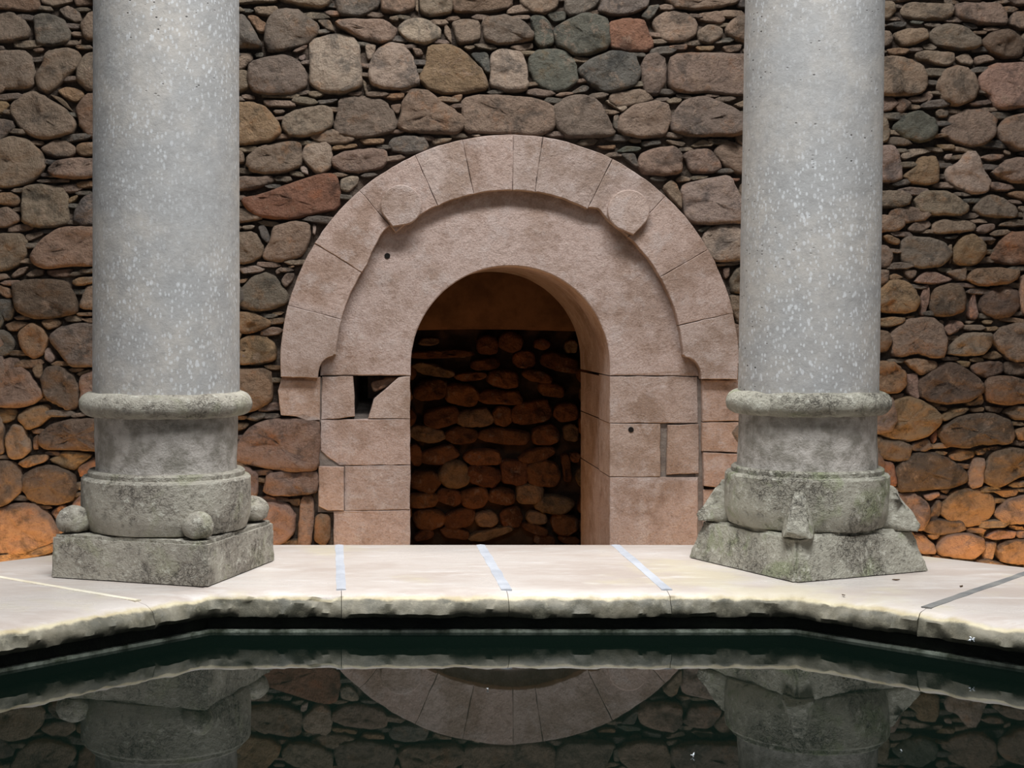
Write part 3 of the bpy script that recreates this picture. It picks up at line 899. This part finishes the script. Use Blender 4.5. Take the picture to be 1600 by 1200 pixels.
for y0, y1 in zip(ys, ys[1:]):
    ashlar('jamb_block', [(955, y0 + 1), (1020, y0 + 1), (1020, y1), (955, y1)], YM + .002, YB, gap=.6, ch=1.0, rough=.4, col=(.95, .93, .92))
    ashlar('jamb_block', [(574, y0 + 1), (639, y0 + 1), (639, y1), (574, y1)], YM + .002, YB, gap=.6, ch=1.0, rough=.4, col=(.95, .93, .92))

# mortar in the joints of the surround, set back from the faces
bm = bmesh.new()
def slab_poly(bm, poly, y0, y1):
    a = [bm.verts.new((lambda v: (v.x, y0, v.z))(W(*p))) for p in poly]; c = [bm.verts.new((lambda v: (v.x, y1, v.z))(W(*p))) for p in poly]
    n = len(poly)
    for i in range(n): bm.faces.new((a[i], a[(i + 1) % n], c[(i + 1) % n], c[i]))
    bm.faces.new(a); bm.faces.new(c[::-1])
slab_poly(bm, [(1026, 659), (1094, 659), (1094, 748), (1026, 748)], YT + .016, DW + .1)
slab_poly(bm, [(1086, 592), (1099, 592), (1099, 947), (1086, 947)], YT + .006, DW + .1)
slab_poly(bm, [(496, 590), (507, 590), (507, 660), (496, 660)], YT + .006, DW + .1)
slab_poly(bm, [(497, 700), (545, 720), (545, 800), (497, 800)], YT + .007, DW + .1)
obj('joint_mortar', bm, JOINTM, door, smooth=False).location = (0, -DW, 0)
# putlog hole: a dark pocket with a sloping floor
bm = bmesh.new()
A = [W(550, 584), W(634, 584), W(634, 657), W(550, 657)]
B = [W(566, 594), W(618, 594), W(618, 622), W(566, 622)]
va = [bm.verts.new((p.x, YT + .02, p.z)) for p in A]; vb = [bm.verts.new((p.x, DW + .42, p.z)) for p in B]
for i in range(4): bm.faces.new((va[i], va[(i + 1) % 4], vb[(i + 1) % 4], vb[i]))
bm.faces.new(vb)
obj('putlog_hole', bm, HOLE, door, smooth=False).location = (0, -DW, 0)
# rubble showing at the top of the putlog hole
for p in ([(600, 590), (626, 589), (618, 600), (604, 604), (590, 610)], [(580, 598), (602, 592), (600, 606), (584, 612)]):
    b = bmesh.new(); stone_bm(b, p, DW + .06, 1.2); o = obj('stone', b, ROCK, door, center=True); paint(o.data, lin((150, 118, 96)))
def peg(x, y, r):
    b = bmesh.new()
    bmesh.ops.create_cone(b, cap_ends=True, segments=14, radius1=r, radius2=r, depth=.006, matrix=Matrix.Translation(W(x, y) + Vector((0, YT - DW - .001, 0))) @ Matrix.Rotation(math.pi / 2, 4, 'X'))
    return obj('hole_shade_disc', b, HOLE_DARK, door, center=True, angle=40)
HOLE_DARK = m_simple('drill_hole_shade', lin((22, 18, 16)), lin((14, 12, 11)), 20)  # flat black discs: the shade inside the holes is painted, nothing is bored
peg(605, 400, .016); peg(985, 671, .015)

# ------------------------------------------------------------------ the space behind the doorway
DI = 9.95
bm = bmesh.new()
def inner(x, y):
    p = W(x, y, DI); return Vector((p.x, p.y + .03 + .02 * fbm(p, 6, 8.0), p.z))
sheet(bm, 400, 1100, 160, 863, 12, inner)
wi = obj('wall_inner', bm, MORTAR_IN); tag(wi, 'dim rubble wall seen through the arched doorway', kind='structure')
IN = '''130,350,80,30 180,400,240,30 370,365,80,70 465,350,85,70 710,370,50,50 150,465,150,45 360,440,110,45 520,420,90,70 660,435,150,65 300,490,120,35
435,500,120,65 570,490,120,45 140,545,130,75 265,565,130,75 425,575,165,55 630,545,100,55 180,655,140,75 320,660,130,70 430,650,75,75 550,635,150,80
690,635,90,70 120,725,140,65 265,730,120,70 440,735,200,60 605,730,105,75 710,720,60,60 75,810,50,80 175,810,140,65 350,820,150,60 570,810,135,50
725,820,40,40 115,915,120,85 235,890,115,105 355,895,130,80 478,880,105,95 600,885,130,100 690,860,35,100 105,995,110,55 215,980,95,60 315,985,110,80
425,980,95,65 540,965,110,80 640,1010,140,70 130,1070,125,75 255,1070,115,70 365,1070,85,65 465,1065,80,75 570,1065,80,50 560,1110,100,35 680,1090,100,80
110,1135,80,40 235,1130,110,40 380,1130,170,40 700,1155,80,30 600,1155,80,40 40,470,70,60 20,560,80,70 30,660,90,70 15,900,70,80 30,1040,60,60
780,480,80,70 790,570,90,70 790,690,90,80 800,800,90,70 790,900,110,90 800,1010,110,80 780,1100,80,60 250,400,60,20 590,360,60,40'''
IN += ' 60,1215,110,70 190,1220,120,60 320,1215,110,70 450,1220,120,60 580,1212,110,75 700,1220,110,60 820,1190,90,60'
for t in IN.split():
    x, y, a, b_ = map(float, t.split(','))
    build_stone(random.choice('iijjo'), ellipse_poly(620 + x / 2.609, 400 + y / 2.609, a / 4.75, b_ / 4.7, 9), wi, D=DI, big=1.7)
bm = bmesh.new(); z = CZ - 11 * DI / F
box(bm, (-.5, DI - .09, z), (2.3, DI + .1, 2.85)); bmesh.ops.bevel(bm, geom=bm.edges[:], offset=.02, segments=2, affect='EDGES')
bmesh.ops.subdivide_edges(bm, edges=bm.edges[:], cuts=6, use_grid_fill=True)
for v in bm.verts: v.co.y += .012 * N3(v.co, 3); v.co.z += .02 * N3(v.co, 5, 4)
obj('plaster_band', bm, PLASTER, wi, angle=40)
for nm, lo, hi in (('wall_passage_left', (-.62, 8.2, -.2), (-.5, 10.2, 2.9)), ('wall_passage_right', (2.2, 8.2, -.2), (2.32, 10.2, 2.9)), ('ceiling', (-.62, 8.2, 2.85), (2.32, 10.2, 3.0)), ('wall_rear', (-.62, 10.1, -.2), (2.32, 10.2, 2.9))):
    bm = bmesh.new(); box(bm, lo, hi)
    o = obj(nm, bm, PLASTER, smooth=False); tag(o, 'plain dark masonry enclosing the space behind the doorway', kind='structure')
# ------------------------------------------------------------------ the octagonal pool
OX, AP = 0.282, 1.43                   # centre x and apothem of the inner edge
OY = 1.565
ZL, ZW, TH = 0.80, 0.718, 0.053        # ledge top, water level, slab thickness
def octo(ap):
    R = ap / math.cos(math.pi / 8)
    return [Vector((OX + R * math.cos(math.pi / 8 + k * math.pi / 4), OY + R * math.sin(math.pi / 8 + k * math.pi / 4), 0)) for k in range(8)]
def ring_wall(bm, ap0, ap1, z0, z1, seg=1):
    a, b = octo(ap0), octo(ap1); r = []
    for k in range(8):
        r.append([bm.verts.new((p.x, p.y, z)) for p, z in ((a[k], z0), (a[k], z1), (b[k], z1), (b[k], z0))])
    for k in range(8):
        u, v = r[k], r[(k + 1) % 8]
        for i in range(4): bm.faces.new((u[i], v[i], v[(i + 1) % 4], u[(i + 1) % 4]))
pool = empty('octagonal_pool', (OX, OY, 0))
tag(pool, 'octagonal stone pool with a broad pale ledge, in front of the arched doorway', 'pool')
PO = Vector((OX, OY, 0))
def pobj(name, bm, mat, **k):
    o = obj(name, bm, mat, None, **k); o.data.transform(Matrix.Translation(-PO)); o.parent = pool; return o
bm = bmesh.new(); ring_wall(bm, AP + .05, AP + .52, -0.2, ZL - TH)
pobj('parapet', bm, PARAPET, smooth=False)
bm = bmesh.new(); ring_wall(bm, AP + .026, AP + .051, 0.05, ZL - TH - .0005)
pobj('basin_wall', bm, BASIN, smooth=False)
bm = bmesh.new(); ring_wall(bm, AP + .012, AP + .0265, ZW - .04, ZW + .0055)
pobj('waterline_glint', bm, GLINT, smooth=False)  # thin strip added to carry the waterline reflection
bm = bmesh.new()
bm.faces.new([bm.verts.new((p.x, p.y, .06)) for p in octo(AP + .03)])
pobj('basin_floor', bm, BASIN, smooth=False)

# perimeter coordinate: side k runs from vertex k to vertex k+1 of the octagon; s in units of sides
VI, VO = octo(AP), octo(AP + .661)
def edge_pt(s, t):
    """point at perimeter s (0..8), t metres out from the inner edge"""
    k = int(math.floor(s)) % 8; f = s - math.floor(s)
    a = VI[k].lerp(VI[(k + 1) % 8], f); b = VO[k].lerp(VO[(k + 1) % 8], f)
    return a.lerp(b, t / .661)
SIDE = 2 * AP * math.tan(math.pi / 8)
PROF = [(.661, -TH), (.661, -.004), (.655, 0), (.50, 0), (.30, 0), (.16, 0), (.09, 0), (.055, -.0005), (.036, -.0015), (.024, -.003), (.016, -.006),
        (.010, -.012), (.005, -.020), (.000, -.030), (-.002, -.040), (.004, -.049), (.022, -.053), (.07, -TH), (.30, -TH)]
LIPV = [0, 0, 0, 0, 0, 0, 0, .06, .16, .26, .34, .52, .62, .66, .70, .86, 1, 1, 1]
def chip(s, sd):   # uneven broken edge
    return fbm((s * SIDE, 0, 0), 9.0, sd, 5)
def on_ring(V, s):
    k = int(math.floor(s)) % 8; f = s - math.floor(s); return V[k].lerp(V[(k + 1) % 8], f)
def edge_in(s): return on_ring(VI, s)
def edge_out(s): return on_ring(VO, s)
def make_slab(j0, j1):
    """slab between two joints, each given as (perimeter position at the inner edge, at the outer edge)"""
    bm = bmesh.new(); rows = []; lip = []
    stops = [j0] + [(k, k) for k in range(0, 20) if j0[0] < k < j1[0] and j0[1] < k < j1[1]] + [j1]
    marks = []
    for u, v in zip(stops, stops[1:]):
        n = max(2, int((v[0] - u[0]) * SIDE / .007))
        marks += [(u[0] + (v[0] - u[0]) * i / n, u[1] + (v[1] - u[1]) * i / n) for i in range(n)]
    marks.append(j1)
    for s, so in marks:
        r = []
        for j, (t, z) in enumerate(PROF):
            tt, zz = t, z
            sp = s * SIDE
            if t < .06 and 6 < j < 17:
                k = min(1, (.06 - t) / .05)
                c1 = fbm((sp, z * 4, 0), 7.0, 2.0, 4); c2 = N3((sp, z * 2.0, 0), 26.0, 5.0); c3 = N3((sp, z, 0), 60.0, 9.0)
                tt += k * (.009 * c1 + .006 * c2 + .0035 * c3)
                zz += k * (-.003 - .008 * max(0, N3((sp, 0, 0), 18, 14)) - .004 * N3((sp, t * 9, 0), 45, 30)) if z > -.02 else k * .004 * N3((sp, 0, 0), 16, 44) + k * .002 * N3((sp, 0, 0), 50, 4)
                tt = max(tt, -.014)
            p = edge_in(s).lerp(edge_out(so), tt / .661)
            r.append(bm.verts.new((p.x, p.y, ZL + zz))); lip.append(LIPV[j])
        rows.append(r)
    m = len(PROF)
    for a, b in zip(rows, rows[1:]):
        for j in range(m - 1): bm.faces.new((a[j], b[j], b[j + 1], a[j + 1]))
        bm.faces.new((a[m - 1], b[m - 1], b[0], a[0]))
    bm.faces.new(rows[0]); bm.faces.new(rows[-1])
    bm.verts.index_update()
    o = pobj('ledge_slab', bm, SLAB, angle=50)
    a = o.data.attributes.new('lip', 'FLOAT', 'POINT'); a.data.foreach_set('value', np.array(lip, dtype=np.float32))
    return o
# joints seen in the photograph, run on to the inner and the outer edge
def at(px, py):
    D = F * (CZ - ZL) / (py - PY); return Vector(((px - PX) * D / F, D, 0))
def hit(V, p, q):
    d = q - p; best = None
    for k in range(8):
        a, e = V[k], V[(k + 1) % 8] - V[k]
        den = d.x * e.y - d.y * e.x
        if abs(den) < 1e-9: continue
        t = ((a.x - p.x) * e.y - (a.y - p.y) * e.x) / den; u = ((a.x - p.x) * d.y - (a.y - p.y) * d.x) / den
        if 0 <= u < 1 and (best is None or abs(t - .5) < best[0]): best = (abs(t - .5), k + u)
    return best[1]
joints = []
for p, q, m_, jw in (((1465, 943), (1590, 900), JOINT_DARK, .020), ((1035, 915), (962, 852), JOINT, .021), ((788, 915), (751, 852), JOINT, .022),
                     ((533, 915), (530, 852), JOINT, .020), ((215, 938), (25, 906), JOINT_PALE, .016)):
    p, q = at(*p), at(*q); joints.append((hit(VI, p, q), hit(VO, p, q), m_, jw))
joints.sort(key=lambda t: t[0])
joints += [(s, s, JOINT_DARK, .018) for s in (3.6, 4.5, 5.5, 6.5, 7.5, 8.4) if s > joints[-1][0] + .3 and s < joints[0][0] + 7.8]
for i, (a0, b0, m_, jw) in enumerate(joints):
    if i + 1 < len(joints): a1, b1 = joints[i + 1][:2]
    else: a1, b1 = joints[0][0] + 8, joints[0][1] + 8
    h = .0006 / SIDE
    make_slab((a0 + h, b0 + h), (a1 - h, b1 - h))
    # smeared joint mortar lying on the seam
    P, Q = edge_in(a0), edge_out(b0); d = (Q - P).normalized(); n_ = Vector((-d.y, d.x, 0)); LL = (Q - P).length
    bm = bmesh.new(); tops = []
    for k in range(29):
        c = P + d * (.046 + (LL - .053) * k / 28); w0 = jw / 2 * (1 + .22 * N3(c, 14)); w1 = jw / 2 * (1 + .22 * N3(c, 14, 9)); zt = ZL + .0016 + .0006 * N3(c, 30)
        u, v = c - n_ * w0, c + n_ * w1
        tops.append([bm.verts.new((u.x, u.y, ZL - .004)), bm.verts.new((u.x, u.y, zt - .001)), bm.verts.new((c.x, c.y, zt)), bm.verts.new((v.x, v.y, zt - .001)), bm.verts.new((v.x, v.y, ZL - .004))])
    for u, v in zip(tops, tops[1:]):
        for j in range(5): bm.faces.new((u[j], v[j], v[(j + 1) % 5], u[(j + 1) % 5]))
    bm.faces.new(tops[0]); bm.faces.new(tops[-1])
    pobj('joint_mortar', bm, m_, smooth=False)

bm = bmesh.new()
bm.faces.new([bm.verts.new((p.x, p.y, ZW)) for p in octo(AP + .0125)])
water = obj('pool_water', bm, WATER, smooth=False)
tag(water, 'still dark green water filling the octagonal pool', 'water', kind='stuff')

# ------------------------------------------------------------------ columns
def lathe(prof, segs=112):
    bm = bmesh.new(); rows = []
    for r, z in prof:
        if r == 0: rows.append([bm.verts.new((0, 0, z))])
        else: rows.append([bm.verts.new((r * math.cos(2 * math.pi * k / segs), r * math.sin(2 * math.pi * k / segs), z)) for k in range(segs)])
    for a, b in zip(rows, rows[1:]):
        for k in range(segs):
            k2 = (k + 1) % segs
            if len(a) == 1: bm.faces.new((a[0], b[k], b[k2]))
            elif len(b) == 1: bm.faces.new((a[k], a[k2], b[0]))
            else: bm.faces.new((a[k], a[k2], b[k2], b[k]))
    return bm
def fine(prof, step):
    o = [prof[0]]
    for a, b in zip(prof, prof[1:]):
        m = max(1, int(math.hypot(b[0] - a[0], b[1] - a[1]) / step)) if a[0] and b[0] else 1
        for k in range(1, m + 1): o.append((a[0] + (b[0] - a[0]) * k / m, a[1] + (b[1] - a[1]) * k / m))
    return o
def rough(bm, amp, sc, sd, chips=0.0, radial=False):
    bm.normal_update()
    mv = []
    for v in bm.verts:
        n = fbm(v.co, sc, sd, 4)
        c = max(0, fbm(v.co, 9, sd + 20, 3) - .35)
        d = Vector((v.co.x, v.co.y, 0)).normalized() if radial else v.normal
        mv.append(d * (amp * n - chips * c))
    for v, m in zip(bm.verts, mv): v.co += m
def torus_prof(R, r, z, n=18):
    return [(R + r * math.cos(a), z + r * math.sin(a)) for a in [-math.pi * .62 + math.pi * 1.24 * k / n for k in range(n + 1)]]

def column(name, label, c, rot, side, top, sh0, sh1, neck, ringR, drum, mats, spur, amp, lean=0.0):
    root = empty(name, (c[0], c[1], ZL + .002)); tag(root, label, 'column', kind='thing')
    root.rotation_euler = (0, 0, math.radians(rot))
    shaft_m, base_m = mats
    ca, sa = math.cos(math.radians(rot)), math.sin(math.radians(rot))
    def tilt(bm):
        for v in bm.verts: v.co += Vector((ca, -sa, 0)) * (lean * (v.co.z - .09))
        return bm
    # plinth
    bm = bmesh.new(); H = .0915
    r = bmesh.ops.create_cube(bm, size=1.0)['verts']
    for v in r:
        k = 1.0 if v.co.z < 0 else top
        v.co = Vector((v.co.x * side * k, v.co.y * side * k, (v.co.z + .5) * H))
    bmesh.ops.bevel(bm, geom=[e for e in bm.edges if max(v.co.z for v in e.verts) > H * .5], offset=.007, segments=2, affect='EDGES')
    for _ in range(2):
        bmesh.ops.subdivide_edges(bm, edges=[e for e in bm.edges if e.calc_length() > .03], cuts=2, use_grid_fill=True)
    bmesh.ops.subdivide_edges(bm, edges=[e for e in bm.edges if e.calc_length() > .012], cuts=1, use_grid_fill=True)
    bmesh.ops.triangulate(bm, faces=[f for f in bm.faces if len(f.verts) > 4])
    sd = c[0] * 13
    bm.normal_update(); mv = []
    for v in bm.verts:
        e = 1 if v.co.z > .012 else .25
        m = v.normal * (amp * fbm(v.co, 16, sd, 4) + amp * .8 * N3(v.co, 48, sd) - amp * 2.2 * max(0, N3(v.co, 26, sd + 3) - .28)) * e
        mv.append(m)
    for v, m in zip(bm.verts, mv):
        v.co += m; v.co.z = max(0, v.co.z)
    obj('plinth', bm, base_m, root, angle=60)
    # drum with its two-step rim
    bm = lathe(fine(drum, .009)); rough(bm, amp * .4, 14, sd + 5, amp * .9, True); obj('base_drum', tilt(bm), base_m, root, angle=38)
    bm = lathe(fine(neck, .02)); rough(bm, .0008, 20, sd + 8, 0, True); obj('shaft_foot', tilt(bm), FOOT, root, angle=50)
    bm = lathe(fine(torus_prof(ringR - .0265, .0265, .369), .01), 128); rough(bm, .0022, 22, sd + 9, .012 if spur == 'wedge' else .003); obj('collar_ring', tilt(bm), base_m, root)
    prof = [(sh0 + (sh1 - sh0) * k / 60, .36 + (2.2 - .36) * k / 60) for k in range(61)] + [(0, 2.2)]
    bm = lathe(prof); rough(bm, .0007, 10, sd + 1, 0, True); obj('shaft', tilt(bm), shaft_m, root, angle=50)
    # corner spurs
    for k in range(4):
        a = math.pi / 4 + k * math.pi / 2; u = Vector((math.cos(a), math.sin(a), 0)); v_ = Vector((-u.y, u.x, 0))
        bm = bmesh.new()
        if spur == 'ball':
            bmesh.ops.create_icosphere(bm, subdivisions=4, radius=1)
            for v in bm.verts:
                x, y, z = v.co
                q = u * (.213 + .034 * x - .012 * (x < 0) * abs(x)) + v_ * (.031 * y) + Vector((0, 0, H + .026 + .033 * z if z > -.5 else H + .026 - .0165 + (z + .5) * .02))
                v.co = q
            rough(bm, .004, 24, sd + k, .006)
        else:
            pts = []
            for (d, hw, z) in ((.16, .036, 0), (.238, .030, 0), (.243, .022, .014), (.16, .034, .03), (.226, .022, .034), (.205, .015, .068), (.165, .018, .08), (.188, .010, .094), (.165, .010, .098)):
                for sg in (-1, 1): pts.append(bm.verts.new(u * d + v_ * (hw * sg) + Vector((0, 0, H - .003 + z))))
            r = bmesh.ops.convex_hull(bm, input=pts)
            bmesh.ops.delete(bm, geom=[g for g in r['geom_interior'] if isinstance(g, bmesh.types.BMVert)], context='VERTS')
            for _ in range(3): bmesh.ops.subdivide_edges(bm, edges=bm.edges[:], cuts=1)
            bmesh.ops.triangulate(bm, faces=bm.faces[:])
            rough(bm, .0045, 30, sd + k, .004)
        obj('corner_spur', bm, base_m, root)
    return root

def drum_prof(R, foot, rim):
    return [(foot - .02, .0885), (foot, .0905), (foot + .012, .0955), (R - .005, .110), (R - .001, .128), (R, .150), (R - .0005, .185), (R - .0012, .2045), (R - .0055, .2092),
            (rim + .001, .2098), (rim, .2108), (rim, .2195), (rim - .004, .2235), (rim - .03, .2235)]
def neck_prof(r0, r1):
    return [(r1, .2225), (r1 - .001, .230), (r1 - .001, .25), (r0, .30), (r0, .35), (r0, .372)]
column('stone_column', 'left grey stone column, with ball-shaped spurs on a straight-sided square plinth', (-.444, 3.296), -19, .372, .985,
       .1635, .1605, neck_prof(.1595, .158), .1925, drum_prof(.1895, .168, .1745), (SHAFT, BASE_L), 'ball', .0035)
column('stone_column', 'right grey stone column, with wedge-shaped mossy spurs on a sloping-sided plinth', (1.006, 3.36), 24, .376, .87,
       .1545, .1515, neck_prof(.1515, .155), .1815, drum_prof(.182, .160, .168), (SHAFT, BASE_R), 'wedge', .0045, .0165)

# ------------------------------------------------------------------ small things lying about
def fluff(name, label, p, r, n=11):
    bm = bmesh.new(); rd = random.Random(label)
    for k in range(n):
        d = Vector((rd.uniform(-1, 1), rd.uniform(-1, -.05), rd.uniform(-.6, 1))).normalized()
        s = d.orthogonal().normalized(); t = d.cross(s); L = r * rd.uniform(.7, 1.1); wv = r * .16
        base = [bm.verts.new(s * wv * math.cos(a) * .6 + t * wv * math.sin(a) * .6) for a in (0, 2.1, 4.2)]
        mid = [bm.verts.new(d * L * .6 + s * wv * math.cos(a) + t * wv * math.sin(a)) for a in (0, 2.1, 4.2)]
        tip = bm.verts.new(d * L)
        for i in range(3):
            bm.faces.new((base[i], base[(i + 1) % 3], mid[(i + 1) % 3], mid[i])); bm.faces.new((mid[i], mid[(i + 1) % 3], tip))
        bm.faces.new(base)
    o = obj(name, bm, WHITE); o.location = p; return tag(o, label, 'feather')
s_f = min((abs(570 + 2300 * edge_pt(i / 2000, 0).x / max(.1, edge_pt(i / 2000, 0).y) - 1520), i / 2000) for i in range(0, 2001))[1]
p = edge_pt(s_f, -.006)
fluff('feather', 'small white downy feather stuck on the right end of the ledge lip', Vector((p.x, p.y, 1.35 - (998 - 505) * p.y / 2300)), .0105)
def on_water(px, py):
    D = F * (CZ - ZW) / (py - PY); return Vector(((px - PX) * D / F, D, ZW))
for px, py, r, lb in ((1082, 1182, .0055, 'white downy speck floating on the dark water at the lower right'), (1408, 1173, .0035, 'tiny pale speck floating below the right column'),
                      (762, 1078, .004, 'tiny pale speck floating in the middle of the pool, under the arch')):
    fluff('feather', lb, on_water(px, py) + Vector((0, 0, r * .3)), r, 7)
def leaf(label, px, py, L, rot, mat=LEAF):
    p = at(px, py); bm = bmesh.new()
    out = [(-1, 0), (-.5, .32), (.1, .38), (.6, .22), (1, 0), (.6, -.26), (.1, -.36), (-.5, -.3)]
    a = [bm.verts.new((x * L, y * L, .0008 + .12 * L * abs(y) + .1 * L * x * x)) for x, y in out]; b = [bm.verts.new((v.co.x, v.co.y, v.co.z + .0014)) for v in a]
    for i in range(8): bm.faces.new((a[i], a[(i + 1) % 8], b[(i + 1) % 8], b[i]))
    bm.faces.new(a); bm.faces.new(b)
    o = obj('dry_leaf', bm, mat, smooth=False); o.location = (p.x, p.y, ZL); o.rotation_euler = (0, 0, rot); tag(o, label, 'leaf')
leaf('small dark dry leaf on the ledge, right of the right column', 1400, 907, .009, .1)
leaf('small brown dry leaf on the ledge, near the dark joint at the right', 1502, 917, .007, .8)
leaf('tiny dry leaf on the ledge below the right plinth, near the lip', 1318, 931, .005, 2.0)
